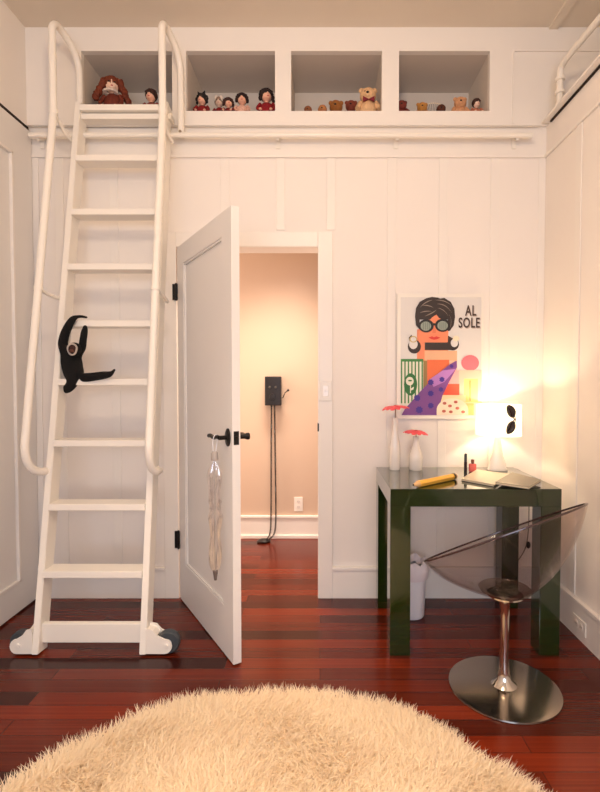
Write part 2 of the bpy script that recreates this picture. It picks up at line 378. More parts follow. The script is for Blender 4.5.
# right baseboard outlet
p = atP(580, 625, (XR-.018, 0, 0), Vector((1, 0, 0)))
r = root('wall_outlet', 'white outlet in the right wall baseboard beside the desk', 'outlet', (XR-.018, p.y, p.z))
MB().box(XR-.024, XR-.0182, p.y-.058, p.y+.058, p.z-.035, p.z+.035, .0025).build('cover_plate', plate_m, r)
for s in (-1, 1):
    rc = MB().lathe([(0, 0), (.016, 0), (.016, .002), (0, .0025)], (XR-.024, p.y+s*.022, p.z), 18, (-1, 0, 0)).build('receptacle', ceramic_m, r)
    MB().box(XR-.0272, XR-.0262, p.y+s*.022-.006, p.y+s*.022-.004, p.z-.004, p.z+.005).box(XR-.0272, XR-.0262, p.y+s*.022+.004, p.y+s*.022+.006, p.z-.004, p.z+.005).build('slot', dark_m, rc)
# ------------------------------------------------------------------ hall wall telephone
a = atY(266, 405, HY); b = atY(282, 376.5, HY)
ph = root('wall_telephone', 'black antique box telephone mounted on the hall wall', 'telephone', ((a.x+b.x)/2, HY, a.z))
bk = mat('black_bakelite', (24, 18, 18), .3, coat=.4)
MB().box(a.x, b.x, HY-.09, HY-.001, a.z, b.z, .006).build('body', bk, ph)
gx = (a.x+b.x)/2
for k, (dx, dz) in enumerate(((-.024, .03), (.022, .03))):
    MB().lathe([(0, .014), (.007, .012), (.010, .006), (.010, 0)], (gx+dx, HY-.09, (a.z+b.z)/2+dz), 16, (0, -1, 0)).build('bell', mat('aged_nickel', (120, 112, 104), .4, metal=.8), ph, True)
MB().lathe([(0, .01), (.024, .009), (.026, 0)], (gx-.004, HY-.09, a.z+.07), 20, (0, -1, 0)).build('dial', bk, ph, True)
e = atY(288, 391, HY-.1)
MB().tube([(b.x-.002, HY-.05, a.z+.06), (b.x+.012, HY-.052, a.z+.06), (b.x+.03, HY-.09, a.z+.10), (e.x-.005, HY-.1, e.z)], .0035, 8).ball((e.x, HY-.1, e.z+.006), .010).build('crank', bk, ph, True)
def coil(pts, r, turns, rad):
    pts = [Vector(q) for q in pts]; L = [0]
    for q0, q1 in zip(pts, pts[1:]): L.append(L[-1]+(q1-q0).length)
    out = []; n = turns*8
    for i in range(n+1):
        s = L[-1]*i/n; k = max(j for j in range(len(pts)-1) if L[j] <= s+1e-9)
        q = pts[k].lerp(pts[k+1], (s-L[k])/max(1e-9, L[k+1]-L[k])); an = i*2*PI/8
        out.append(q+Vector((math.cos(an)*rad, math.sin(an)*rad, 0)))
    return MB().tube(out, r, 5)
q1 = atY(271.5, 405, HY-.05).x; q2 = atY(274.5, 405, HY-.05).x
f1 = atZ(270, 537, .02); f2 = atZ(277, 535, .02)
coil(smoothpath([(q1, HY-.05, a.z), (q1-.003, HY-.06, .6), (f1.x+.012, HY-.06, .12), (f1.x, HY-.085, .025), (f1.x-.05, HY-.1, .02)], 2), .0035, 90, .005).build('receiver_cord', bk, ph, True)
coil(smoothpath([(q2, HY-.05, a.z), (q2+.006, HY-.055, .6), (f2.x, HY-.06, .16), (f2.x-.01, HY-.08, .05), (f1.x, HY-.1, .02)], 2), .0035, 90, .005).build('line_cord', bk, ph, True)
h0 = atZ(264, 539, .02)
MB().lathe([(0, -.012), (.05, -.012), (.055, 0), (.03, .014), (0, .018)], (h0.x, HY-.11, .013), 22, None, 1, .75).build('receiver', bk, ph, True)
# ------------------------------------------------------------------ ladder
B0 = Vector((-1.068, 2.262, 0)); T0 = Vector((-1.090, 2.775, 2.777))
def lc(z): t = z/2.777; return B0.lerp(T0, t)
def hw(z): return .249-(.249-.239)*z/2.777
LAD = root('library_ladder', 'white painted rolling ladder leaning on the wall under the first cubby', 'ladder', (B0.x, B0.y, 0))
def zat(v, off=0):
    lo, hi = 0, 3
    for _ in range(40):
        mid = (lo+hi)/2
        if pv(lc(mid).y+off, mid) > v: lo = mid
        else: hi = mid
    return lo
dl_ = (T0-B0).normalized(); perp = Vector((0, -dl_.z, dl_.y)).normalized()
for s in (-1, 1):
    p0 = lc(-.0)+Vector((s*hw(0), 0, .003)); p1 = lc(2.80)+Vector((s*hw(2.8), 0, 0))
    st = MB().beam(p0, p1, (1, 0, 0), .031, .085, .003)
    for v in st.bm.verts:
        if v.co.z < .004: v.co.z = .004
    st.build('stile', ladder_m, LAD)
for i, v in enumerate((107, 157.5, 211.5, 266.5, 323.5, 382, 443.5, 507.5, 575)):
    z = zat(v, -.055); c = lc(z); w = hw(z)-.0145
    m = MB().box(c.x-w, c.x+w+(.0 if i else 0), c.y-.055, c.y+.045, z-.016, z+.016, .003)
    m.build('step', ladder_m, LAD)
zz = zat(107, -.055); c = lc(zz)
MB().box(c.x-.25, c.x+.27, c.y-.03, D-.0425, zz-.05, zz-.02, .002).build('top_hook_plate', ladder_m, LAD)
zb0, zb1 = .045, .135
MB().box(B0.x-.255, B0.x+.245, B0.y+.0, B0.y+.03, zb0, zb1, .003).build('base_bar', ladder_m, LAD)
for s in (-1, 1):
    xo = B0.x+s*(.264); yb = B0.y
    def P(dx, z): return (xo+s*dx*(.86 if s < 0 else 1), yb-.036, z)
    pts = [P(-.002, .012), P(.085, .012)]+[P(.085+.034*math.sin(a_), .046-.034*math.cos(a_)) for a_ in [k*PI/8 for k in range(1, 8)]]+[P(.085, .08), P(.05, .098), P(.03, .122), P(-.002, .13)]
    hs = MB().prism(pts, (0, .008, 0)).prism([(q[0], q[1]+.062, q[2]) for q in pts], (0, .008, 0))
    hs.prism([(xo+s*dx, yb-.028, z) for dx, z in ((0, .118), (.028, .113), (.046, .09), (.04, .085), (.024, .104), (0, .108))], (0, .054, 0))
    hs.build('caster_housing', ladder_m, LAD)
    wx = xo+s*(.095 if s > 0 else .062)
    wh = MB().lathe([(.018, -.02), (.048, -.02), (.053, -.013), (.053, .013), (.048, .02), (.018, .02)], (wx, yb-.001, .054), 36, (0, 1, 0)).build('wheel', rubber_m, LAD, True)
    MB().lathe([(0, -.024), (.019, -.022), (.019, .022), (0, .024)], (wx, yb-.001, .054), 20, (0, 1, 0)).build('hub', white_pl, wh, True)
    MB().lathe([(0, 0), (.009, 0), (.008, .006), (0, .007)], (wx-s*.0, yb-.036, .052), 14, (0, -1, 0)).build('axle_bolt', ladder_m, wh, True)
off = Vector((0, -.165, 0))
for s in (-1, 1):
    def R(z): c = lc(z); return Vector((c.x+s*(hw(z)+(.036 if s > 0 else .050)), c.y-.175, z))
    def S(z): c = lc(z); return Vector((c.x+s*(hw(z)+(.032 if s > 0 else .012)), c.y-.03, z))
    zk = 2.665; k = R(zk); zt = 3.085
    ylow = D-.06
    top = [Vector((k.x+.036, ylow, 2.64)), Vector((k.x+.036, ylow, 2.98)), Vector((k.x+.035, ylow-.005, 3.03)), Vector((k.x+.028, ylow-.05, zt+.01)), Vector((k.x, k.y+.06, zt+.06)), Vector((k.x, k.y, zt+.02)), Vector((k.x, k.y, zt-.04)), Vector((k.x, k.y, zk))]
    zl = .895
    lowp = [R(1.7), R(zl+.14), R(zl+.05), R(zl-.02)+Vector((-s*.004, .045, -.01)), S(zl-.06)+Vector((s*.014, -.05, 0)), S(zl-.06), S(zl-.065)+Vector((0, .03, 0))]
    path = smoothpath(top, 3)[:-1]+smoothpath([k]+lowp, 3)
    hr = MB().tube(path, .0185, 16).build('handrail', ladder_m, LAD, True)
    # joints, brackets
    MB().tube([k+Vector((0, 0, .01)), k-Vector((0, 0, .012))], .0215, 16).build('joint_collar', ladder_m, hr, True); MB().tube([R(1.715), R(1.735)], .0215, 16).build('joint_collar', ladder_m, hr, True)
    MB().tube([k, Vector((k.x-s*.008, k.y+.10, k.z-.06)), Vector((k.x-s*.01+.014, ylow-.05, k.z-.08))], .009, 10).build('bracket', ladder_m, hr, True)
    MB().tube([R(1.725), (R(1.725)+S(1.70))/2+Vector((s*.012, 0, -.004)), S(1.69)+Vector(((.004 if s > 0 else .0), .05, 0))], .009, 10).build('bracket', ladder_m, hr, True)
    MB().lathe([(0, .007), (.007, .006), (.009, 0)], (k.x+.036, ylow-.019, 2.66), 12, (0, -1, 0)).build('bolt', steel_m, hr, True)
# ladder rail on brackets
zr = 2.642; yr = D-.075
rail = root('ladder_rail', 'white pipe rail on brackets running below the cubbies', 'rail', (0, yr, zr))
MB().tube([(-1.62, yr, zr), (1.18, yr, zr)], .014, 14).build('pipe', ladder_m, rail, True)
for u in (36, 156, 277, 397.5, 518.5):
    x = atY(u, 135, yr).x
    MB().box(x-.012, x+.012, D-.014, D-.0085, zr-.045, zr+.035, .002).beam((x+.012, D-.014, zr+.01), (x, yr+.01, zr-.012), (1, 0, 0), .018, .02, .002).build('bracket', ladder_m, rail)
# loft railing upper right
pr = root('loft_handrail', 'white pipe handrail rising from the ledge at the upper right', 'handrail', (1.37, 2.70, zled+.004))
p1 = atY(565, 63, 2.66); p2 = Vector((p1.x+.02, .5, p1.z+.0))
MB().tube([(p1.x-.006, 2.70, zled+.006), (p1.x-.006, 2.70, p1.z-.05)]+smoothpath([(p1.x-.006, 2.70, p1.z-.05), (p1.x-.005, 2.695, p1.z), (p1.x-.003, 2.64, p1.z+.01)], 2)[1:]+[(p1.x+.015, 2.2, p1.z+.01), p2], .0165, 14).build('pipe', ladder_m, pr, True)
for zq in (p1.z-.06, p1.z-.13, p1.z-.20):
    MB().lathe([(.0165, -.010), (.025, -.007), (.025, .007), (.0165, .010)], (p1.x-.006, 2.70, zq), 18).build('collar', ladder_m, pr, True)
# ------------------------------------------------------------------ desk
dx0, dx1, dy0, dy1, dz = .323, 1.109, 2.232, 2.80, .778
DK = root('parsons_desk', 'square-legged dark green lacquered desk in the corner', 'desk', ((dx0+dx1)/2, (dy0+dy1)/2, 0))
MB().box(dx0, dx1, dy0, dy1, dz-.082, dz, .002).build('tabletop', green_m, DK)
for x in (dx0, dx1-.094):
    for y in (dy0, dy1-.094):
        MB().box(x, x+.094, y, y+.094, 0, dz-.082, .002).build('leg', green_m, DK)
# ------------------------------------------------------------------ wastebasket
wc = Vector((.496, 2.63, 0)); bag_m = mat('white_liner', (222, 214, 220), .35, noise=.05, scale=30)
WB = root('wastebasket', 'white plastic wastebasket with a liner under the desk', 'wastebasket', wc)
pr_ = [(0, .002), (.066, .002), (.070, .01), (.082, .26), (.088, .262), (.088, .275), (.080, .275), (.067, .02), (0, .015)]
MB().lathe(pr_, wc, 4*10, None, 1, 1).build('body', white_pl, WB, True)
m = MB(); rings = []
for k in range(9):
    t = k/8; ring = []
    for j in range(40):
        an = j/40*2*PI
        rr = .0895+.007*math.sin(t*PI)-.035*max(0, t-.55)*2 + .003*math.sin(an*9+t*6)*t
        zt_ = .215+.10*t + .008*math.sin(an*5+1)*t
        if t > .55: zt_ = .27+.03*math.sin((t-.55)/.45*PI)*1.2+.010*math.sin(an*7)
        ring.append(m.bm.verts.new((wc.x+rr*math.cos(an), wc.y+rr*math.sin(an), zt_)))
    rings.append(ring)
for r0, r1 in zip(rings, rings[1:]):
    for j in range(40): m.face([r0[j], r0[(j+1) % 40], r1[(j+1) % 40], r1[j]])
m.build('bin_liner', bag_m, WB, True)
# ------------------------------------------------------------------ swivel chair
cc = Vector((.763, 1.995, 0))
CH = root('swivel_chair', 'transparent smoked plastic bucket chair on a round steel pedestal', 'chair', cc)
MB().lathe([(0, .0), (.218, .0), (.222, .003), (.221, .009), (.20, .012), (.05, .018), (0, .018)], cc, 72).build('base', steel_m, CH, True)
MB().lathe([(.052, .0175), (.045, .024), (.030, .04), (.022, .07), (.0185, .12), (.0185, .30), (.022, .362), (.034, .383), (.072, .391), (.072, .397), (0, .397)], cc, 32).build('pedestal', chrome_m, CH, True)
cb = Vector((cc.x, cc.y, .402))
nrm = Vector((-.318, .360, .868)).normalized()
A_ = (Vector((0, 0, 1))-nrm*nrm.z).normalized(); B_ = nrm.cross(A_)
rc_ = atY(503, 533, 2.0); r1_, r2_ = .345, .325
NS, NT = 96, 26; m = MB(); rings = []; rim = []
for i in range(NT+1):
    t = i/NT; ring = []
    for j in range(NS):
        an = j/NS*2*PI; ca, sa = math.cos(an), math.sin(an)
        rp = rc_+A_*ca*r1_+B_*sa*r2_*(1-.06*ca)
        dxy = Vector((rp.x-cb.x, rp.y-cb.y)); dd = dxy.length; hgt = rp.z-cb.z
        wl = .50            # straighter flank on the left
        hh = math.sin(t*PI/2)
        hb = .075/dd
        q_ = .37; hr_ = hb+(1-hb)*((1-q_)*hh+q_*t)
        g = wl*t+(1-wl)*(1-math.cos(t*PI/2)); g = g if t < 1 else 1
        ring.append(m.bm.verts.new((cb.x+dxy.x*hr_, cb.y+dxy.y*hr_, cb.z+hgt*g)))
        if i == NT: rim.append(rp.copy())
    rings.append(ring)
for r0, r1 in zip(rings, rings[1:]):
    for j in range(NS): m.face([r0[j], r0[(j+1) % NS], r1[(j+1) % NS], r1[j]])
m.face(rings[0])
sh = m.build('seat_shell', shell_m, CH, True)
sd = sh.modifiers.new('thickness', 'SOLIDIFY'); sd.thickness = .006; sd.offset = 0
MB().tube(rim, .0042, 8, closed=True).build('rim', rim_m, CH, True)
MB().lathe([(0, .004), (.085, .004), (.10, .010), (.105, .016), (.10, .020), (.075, .018), (.05, .012), (0, .012)], cb, 40).build('seat_pad', clear_mat('clear_pad', (.82, .76, .73, 1), 1.5, .12, .08), CH, True)
# ------------------------------------------------------------------ vases
def vase(x, y, h, r, fz, label, flabel, fr_, ftilt):
    z = dz
    v = root('bottle_vase', label, 'vase', (x, y, z), 'white bottle vases on the desk')
    prof = [(0, 0), (r*.92, 0), (r, .006), (r, h*.36), (r*.96, h*.46), (r*.62, h*.66), (r*.42, h*.82), (r*.40, h*.97), (r*.46, h), (r*.36, h), (r*.34, h*.8), (0, h*.5)]
    MB().lathe(prof, (x, y, z+.0005), 32).build('body', ceramic_m, v, True)
    fl = root('gerbera_flower', flabel, 'flower', (x, y, z+fz), 'coral flowers in the vases')
    MB().tube([(x, y, z+h*.55), (x+.002, y, z+fz+.012)], .0025, 6).build('stem', mat('flower_stem', (150, 110, 70), .6), fl)
    m = MB(); n = 13
    for i in range(n):
        an = i*2*PI/n; d = Vector((math.cos(an), math.sin(an), ftilt*math.cos(an))); sd_ = Vector((-math.sin(an), math.cos(an), 0))
        o0 = Vector((x, y, z+fz)); L = fr_*(.86+.2*random.random())
        for s0, s1 in ((0, 1),):
            P = [(0.0, .003, .006), (.35, .24, .010), (.7, .27, .006), (1.0, .10, -.004)]
            top = [[m.bm.verts.new(o0+d*L*a_+sd_*L*b_*q+Vector((0, 0, c_+(i % 3)*.0015))) for q in (-1, 1)] for a_, b_, c_ in P]
            bot = [[m.bm.verts.new(o0+d*L*a_+sd_*L*b_*q+Vector((0, 0, c_-.004+(i % 3)*.0015))) for q in (-1, 1)] for a_, b_, c_ in P]
            for k in range(3):
                m.face([top[k][0], top[k][1], top[k+1][1], top[k+1][0]]); m.face([bot[k][0], bot[k+1][0], bot[k+1][1], bot[k][1]])
                for q in (0, 1): m.face([top[k][q], top[k+1][q], bot[k+1][q], bot[k][q]])
            m.face([top[3][0], top[3][1], bot[3][1], bot[3][0]])
    m.build('petals', coral_m, fl)
    MB().ball((x, y, z+fz+.008), .012, (1, 1, .6)).build('flower_center', mat('flower_eye', (205, 60, 60), .7), fl, True)
q = atZ(396, 471, dz+.001); vase(q.x, 2.72, .29, .030, .345, 'taller white bottle vase nearest the left end of the desk', 'coral gerbera in the taller left vase', .078, .1)
q = atZ(417, 471, dz+.001); vase(q.x, 2.715, .185, .037, .208, 'shorter bulbous white bottle vase right of the taller one', 'coral gerbera in the shorter vase, lower of the two blooms', .068, -.08)
bpy.data.objects['gerbera_flower.001']
# ------------------------------------------------------------------ giant pencil
pa = atZ(412, 484.5, dz+.02); pb_ = atZ(455, 475.5, dz+.02); ax = (pb_-pa).normalized()
PN = root('giant_pencil', 'oversized yellow pencil lying on the front left of the desk', 'pencil', (pa+pb_)/2-Vector((0, 0, .019)))
rp_ = .0165; pa.z = pb_.z = dz+.0168; L = (pb_-pa).length
def hexl(prof, seg=6):
    return MB().lathe(prof, pa, seg, ax)
hexl([(0, .04), (rp_*.95, .04), (rp_, .046), (rp_, L-.022), (0, L-.022)]).build('barrel', mat('yellow_paint', (238, 178, 60), .35), PN)
hexl([(.004, .010), (rp_*.97, .0455), (0, .046)], 20).build('wood_tip', mat('raw_wood', (222, 178, 124), .6), PN, True)
hexl([(0, 0), (.0045, .011), (0, .012)], 12).build('lead', dark_m, PN)
hexl([(rp_, L-.022), (rp_*.96, L-.018), (rp_*1.02, L-.012), (rp_*.96, L-.008), (0, L-.008)], 20).build('ferrule', mat('dark_ferrule', (70, 56, 40), .3, metal=.8), PN, True)
hexl([(rp_*.9, L-.009), (rp_*.9, L+.002), (rp_*.6, L+.007), (0, L+.008)], 20).build('eraser', mat('eraser', (196, 160, 130), .7), PN, True)
# ------------------------------------------------------------------ notebooks
def book(pts, label, z, cov, page):
    P = [atZ(u, v, z) for u, v in pts]; c = sum(P, Vector())/4
    b = root('notebook', label, 'notebook', (c.x, c.y, z), 'notebooks on the desk')
    def sc(k, z_): return [Vector((c.x+(q.x-c.x)*k, c.y+(q.y-c.y)*k, z_)) for q in P]
    MB().prism(sc(1, z), (0, 0, .0015)).build('back_cover', cov, b)
    MB().prism(sc(.97, z+.0015), (0, 0, .009)).build('pages', mat('paper', (216, 200, 172), .7), b)
    MB().prism(sc(1, z+.0105), (0, 0, .0015)).build('front_cover', page, b)
    return b
cov = mat('dark_cover', (52, 46, 38), .4); c1 = mat('tan_cover', (196, 186, 160), .3); c2 = mat('olive_cover', (112, 104, 80), .3)
book([(461, 481), (494, 487), (509, 476), (477, 471.5)], 'tan notebook lying on the desk beside the pencil and cosmetics', dz+.0005, cov, c1)
book([(495, 484.5), (529, 489.5), (541, 482), (512, 474.5)], 'notebook with olive grey cover at the right end of the desk', dz+.0125, cov, c2)
# ------------------------------------------------------------------ cosmetics
q = atZ(465.5, 471, dz); LS = root('mascara_tube', 'thin black cosmetic tube standing beside the pink bottle', 'cosmetic tube', (q.x, q.y, dz))
MB().lathe([(0, 0), (.0085, 0), (.0085, .05), (0, .05)], (q.x, q.y, dz+.0003), 16).build('tube', mat('dark_tube', (50, 22, 22), .25), LS, True)
MB().lathe([(0, .05), (.0078, .05), (.0078, .092), (.005, .096), (0, .096)], (q.x, q.y, dz+.0005), 16).build('cap', bk, LS, True)
q = atZ(472.5, 472, dz); NB = root('perfume_bottle', 'small coral pink bottle with dark cap on the desk', 'bottle', (q.x, q.y, dz))
MB().box(q.x-.019, q.x+.019, q.y-.011, q.y+.011, dz+.0003, dz+.046, .006).build('body', mat('pink_glass', (238, 110, 100), .15, coat=.5), NB)
MB().lathe([(.007, .045), (.007, .052), (.009, .052), (.009, .068), (0, .07)], (q.x, q.y, dz), 14).build('cap', mat('bottle_cap', (120, 62, 40), .3), NB, True)
# ------------------------------------------------------------------ lamp
lx, ly = atY(498.5, 420, 2.70).x, 2.70
LMP = root('table_lamp', 'small table lamp with lit white drum shade on the desk', 'lamp', (lx, ly, dz))
zs0, zs1 = atY(498, 435, ly).z, atY(498, 404.5, ly).z
m = bpy.data.materials.new('lit_shade'); m.use_nodes = True; nt = m.node_tree; nt.nodes.clear()
o_ = nt.nodes.new('ShaderNodeOutputMaterial'); ad = nt.nodes.new('ShaderNodeMixShader'); ad.inputs[0].default_value = .6
df = nt.nodes.new('ShaderNodeBsdfDiffuse'); tl = nt.nodes.new('ShaderNodeBsdfTranslucent'); df.inputs['Color'].default_value = (.9, .86, .78, 1); tl.inputs['Color'].default_value = (.95, .93, .88, 1)
nt.links.new(df.outputs[0], ad.inputs[1]); nt.links.new(tl.outputs[0], ad.inputs[2]); nt.links.new(ad.outputs[0], o_.inputs[0])
rs = .121
MB().lathe([(rs, zs0), (rs*.97, zs1), (rs*.97-.002, zs1), (rs-.002, zs0), (rs, zs0)], (lx, ly, 0), 56).build('lamp_shade', m, LMP, True)
hb_ = zs0-dz
acr = mat('white_acrylic', (244, 236, 224), .2, coat=.3)
MB().lathe([(0, .0005), (.055, .0005), (.057, .006), (.050, .02), (.030, hb_*.45), (.020, hb_*.75), (.016, hb_*.98), (.013, hb_+.03), (0, hb_+.03)], (lx-.004, ly, dz), 36, None, 1.0, .6).build('base', acr, LMP, True)
MB().lathe([(0, 0), (.012, .0), (.013, .015), (.020, .035), (.016, .05), (0, .056)], (lx-.004, ly, zs0+.02), 20).build('bulb', mat('bulb', (255, 220, 160), .4, emit=(255, 214, 150), es=30), LMP, True)
m = MB().tube([(lx-rs+.002, ly, zs0+.03), (lx+rs-.002, ly, zs0+.03)], .0015, 6).tube([(lx, ly-rs+.002, zs0+.03), (lx, ly+rs-.002, zs0+.03)], .0015, 6)
m.build('shade_frame', steel_m, LMP)
# lamp cord with inline switch behind the desk
xq = atY(528, 545, 2.815).x
cordp = [(lx, ly+.045, dz+.006), (lx+.03, dy1+.004, dz+.006), (xq-.01, dy1+.012, dz-.02), (xq+.005, dy1+.015, .55), (xq, dy1+.015, .36), (xq-.02, dy1+.016, .28), (xq-.08, dy1+.016, .2), (xq-.12, D-.03, .12)]
cd_ = MB().tube(smoothpath(cordp, 3), .0028, 6).build('power_cord', mat('grey_cord', (120, 108, 98), .5), LMP, True)
MB().ball((xq+.002, dy1+.015, atY(528, 545, 2.815).z), .016, (.8, .6, 1.3)).build('cord_switch', bk, LMP, True)
# ------------------------------------------------------------------ sunglasses hung on the shade
an = math.asin(min(.95, (atY(510, 418, ly-.09).x-lx)/rs)); nn = Vector((math.sin(an), -math.cos(an), 0)); tt = Vector((math.cos(an), math.sin(an), 0))
g0 = Vector((lx, ly, 0))+nn*(rs+.008); zc = (zs0+zs1)/2+.012
SG = root('sunglasses', 'black cat-eye sunglasses clipped sideways onto the lamp shade', 'sunglasses', (g0.x, g0.y, zc))
lens_m = mat('dark_lens', (42, 24, 26), .12, coat=.6)
def G(a_, b_, c_=0): return g0+tt*(a_*1.3-.008)+Vector((0, 0, zc+b_*1.12))+nn*c_
for s in (-1, 1):
    P2 = [(.002, .010), (.012, .010), (.019, .024), (.018, .044), (.004, .062), (-.016, .068), (-.020, .056), (-.018, .036), (-.010, .018)]
    P2 = [(q[0]-.002, q[1]*s) for q in P2]
    sp = smoothpath([G(a_, b_) for a_, b_ in P2]+[G(*P2[0])], 2)
    MB().tube(sp[:-1], .0034, 8, closed=True).build('frame', bk, SG, True)
    MB().prism([q-nn*.001 for q in sp[:-1]], nn*.002).build('lens', lens_m, SG)
    MB().tube([G(-.018, s*.055), G(-.010, s*.056, .012), G(.0, s*.040, .014), G(.012, s*.0, .013)], .0022, 6).build('temple', bk, SG, True)
MB().tube([G(.006, -.010), G(.012, 0, .004), G(.006, .010)], .0035, 8).build('bridge', bk, SG, True)
# ------------------------------------------------------------------ poster
YP = D-.022
def Z8(x, y): return (395+x/6.09, 290+y/6.09)
def Q(x, y, k=0): return atY(*Z8(x, y), YP-.0005-k*.001)
ART = MB()
P0 = Q(14, 22); P1 = Q(532, 785)
PO = root('poster', 'illustrated poster of a dark-haired woman in round sunglasses on the wall', 'poster', ((P0.x+P1.x)/2, D, P1.z))
paper = mat('poster_paper', (222, 216, 210), .4)
MB().box(P0.x, P1.x, YP, D-.0115, P1.z, P0.z, .001).build('mount_board', mat('poster_border', (240, 232, 220), .4), PO)
def fl(name, layer, parts):
    m = ART
    for jj, (col, pts) in enumerate(parts):
        if isinstance(col, tuple):
            key = 'ink_%d_%d_%d' % col; col = MATS.get(key) or mat(key, col, .45)
        m.use(col); m.prism([Q(x, y, layer+jj*.09) for x, y in pts], (0, .0012, 0))
def circ(cx, cy, rx, ry=None, n=22, a0=0, a1=360): 
    ry = ry or rx; return [(cx+rx*math.cos(math.radians(a0+(a1-a0)*i/n)), cy+ry*math.sin(math.radians(a0+(a1-a0)*i/n))) for i in range(n+(a1-a0 < 360))]
def rct(a_, b_, c_, d_): return [(a_, b_), (c_, b_), (c_, d_), (a_, d_)]
BR = (52, 38, 30)
fl('printed_sheet', 0, [(paper, rct(34, 44, 526, 762))])
fl('figure', 1, [((236, 140, 100), rct(134, 240, 325, 430)), ((226, 176, 138), rct(180, 370, 378, 430)), ((150, 120, 70), rct(150, 430, 196, 640)), ((222, 108, 62), rct(196, 425, 330, 640)), ((232, 190, 160), rct(330, 430, 378, 500))])
hb = [(128, 215), (122, 160), (128, 110), (150, 72), (190, 50), (225, 42), (262, 46), (275, 52), (300, 48), (340, 72), (362, 115), (366, 165), (358, 215), (335, 248), (322, 250), (322, 180), (150, 180), (150, 240)]
fl('hair', 2, [(BR, circ(118, 345, 40, 42)), (BR, circ(352, 330, 38, 38)), (BR, rct(182, 320, 335, 366)), (BR, [(318, 275), (345, 290), (345, 366), (318, 366)]), (BR, [(92, 325), (84, 290), (100, 272), (112, 300)])])
fl('face', 3, [((240, 140, 98), circ(236, 235, 92, 62)), ((240, 140, 98), rct(146, 235, 322, 318)), ((222, 122, 84), [(233, 230), (246, 230), (250, 262), (226, 262)])])
fl('bob', 4, [(BR, hb), ((240, 140, 98), [(212, 182), (228, 165), (252, 150), (268, 170), (292, 182)])])
hl = []
for q0, q1, q2, w_ in (((150, 110), (185, 60), (230, 62), 5), ((165, 95), (205, 82), (235, 110), 6), ((150, 140), (180, 120), (225, 130), 5), ((245, 62), (300, 50), (345, 95), 6), ((255, 85), (310, 75), (345, 140), 6), ((260, 110), (300, 110), (325, 160), 5), ((180, 160), (220, 140), (255, 120), 5), ((330, 150), (350, 180), (335, 230), 4)):
    t0 = [((1-t)**2*q0[0]+2*t*(1-t)*q1[0]+t*t*q2[0], (1-t)**2*q0[1]+2*t*(1-t)*q1[1]+t*t*q2[1]) for t in [i/8 for i in range(9)]]
    hl.append(((150, 132, 116), t0+[(x+w_*.4*math.sin(i/8*PI), y+w_*math.sin(i/8*PI)) for i, (x, y) in reversed(list(enumerate(t0)))][1:-1]))
fl('hair_strands', 5, hl+[(paper, circ(112, 330, 26, 30)), (paper, circ(362, 322, 22, 26)), ((216, 60, 50), [(203, 290), (225, 282), (238, 287), (252, 282), (277, 290), (258, 299), (240, 303), (222, 299)])])
fl('earrings', 6, [((196, 170, 110), circ(112, 300, 24, 20)), (paper, circ(112, 300, 17, 14)), ((236, 220, 190), circ(372, 295, 20, 16))])
fl('sunglasses_frame', 6.4, [((34, 28, 24), circ(190, 218, 46, 40)), ((34, 28, 24), circ(290, 215, 46, 40)), ((34, 28, 24), rct(225, 202, 255, 216))])
fl('sunglasses_lenses', 6.8, [((150, 158, 144), circ(188, 220, 32, 28)), ((150, 158, 144), circ(290, 217, 32, 28))]+[((96, 106, 96), rct(x, 196, x+4, 242)) for x in (170, 182, 194, 206, 272, 284, 296, 308)])
st = [((64, 128, 62), rct(36, 420, 172, 436))]+[((70, 132, 66), rct(36+i*21, 436, 44+i*21, 690)) for i in range(7)]
fl('striped_towel', 2, [((232, 228, 208), rct(36, 420, 172, 700))])
fl('towel_stripes', 3, st)
fl('towel_badge', 4, [((48, 112, 50), circ(95, 575, 40, 68)), ])
fl('rose_emblem', 5, [((232, 228, 208), circ(90, 555, 24, 26)), ((48, 112, 50), circ(92, 552, 12, 5)), ((232, 228, 208), rct(92, 575, 97, 628)), ((232, 228, 208), [(97, 600), (116, 588), (112, 606), (97, 612)])])
fl('purple_dress', 4, [((124, 72, 140), [(40, 762), (60, 725), (160, 612), (250, 520), (330, 455), (376, 430), (378, 470), (330, 560), (290, 640), (255, 762)]), ((176, 120, 190), [(210, 545), (290, 490), (372, 480), (300, 560), (235, 590)])])
dots = [(218, 562, 20), (286, 545, 18), (135, 658, 22), (218, 630, 20), (280, 606, 16), (148, 730, 24), (218, 704, 20), (345, 465, 12)]
fl('dress_dots', 5, [((70, 44, 140), [(x+r_*(1 if i % 2 else .75)*math.cos(i*PI/8), y+r_*(1 if i % 2 else .75)*math.sin(i*PI/8)) for i in range(16)]) for x, y, r_ in dots])
fl('perfume_shapes', 3, [((240, 116, 126), circ(458, 444, 54, 48)), ((244, 166, 160), rct(300, 490, 528, 575)), ((248, 190, 168), rct(390, 488, 528, 690)), ((236, 88, 60), rct(296, 572, 392, 680)), ((246, 212, 130), rct(420, 540, 505, 690)), ((238, 190, 120), rct(430, 690, 480, 762)), ((244, 216, 170), rct(255, 640, 430, 680))])
fl('bottle_mark', 4, [((170, 110, 60), rct(454, 550, 460, 675)), ((246, 226, 180), rct(380, 684, 530, 690))])
fl('dotted_bag', 5, [((244, 226, 200), circ(350, 730, 96, 70, 20, 180, 360)+[(446, 760), (254, 760)])])
fl('bag_dots', 6, [((176, 88, 70), circ(x, y, 12, 9, 10)) for x, y in ((302, 690), (370, 682), (335, 706), (298, 738), (380, 720), (340, 742), (415, 742))])
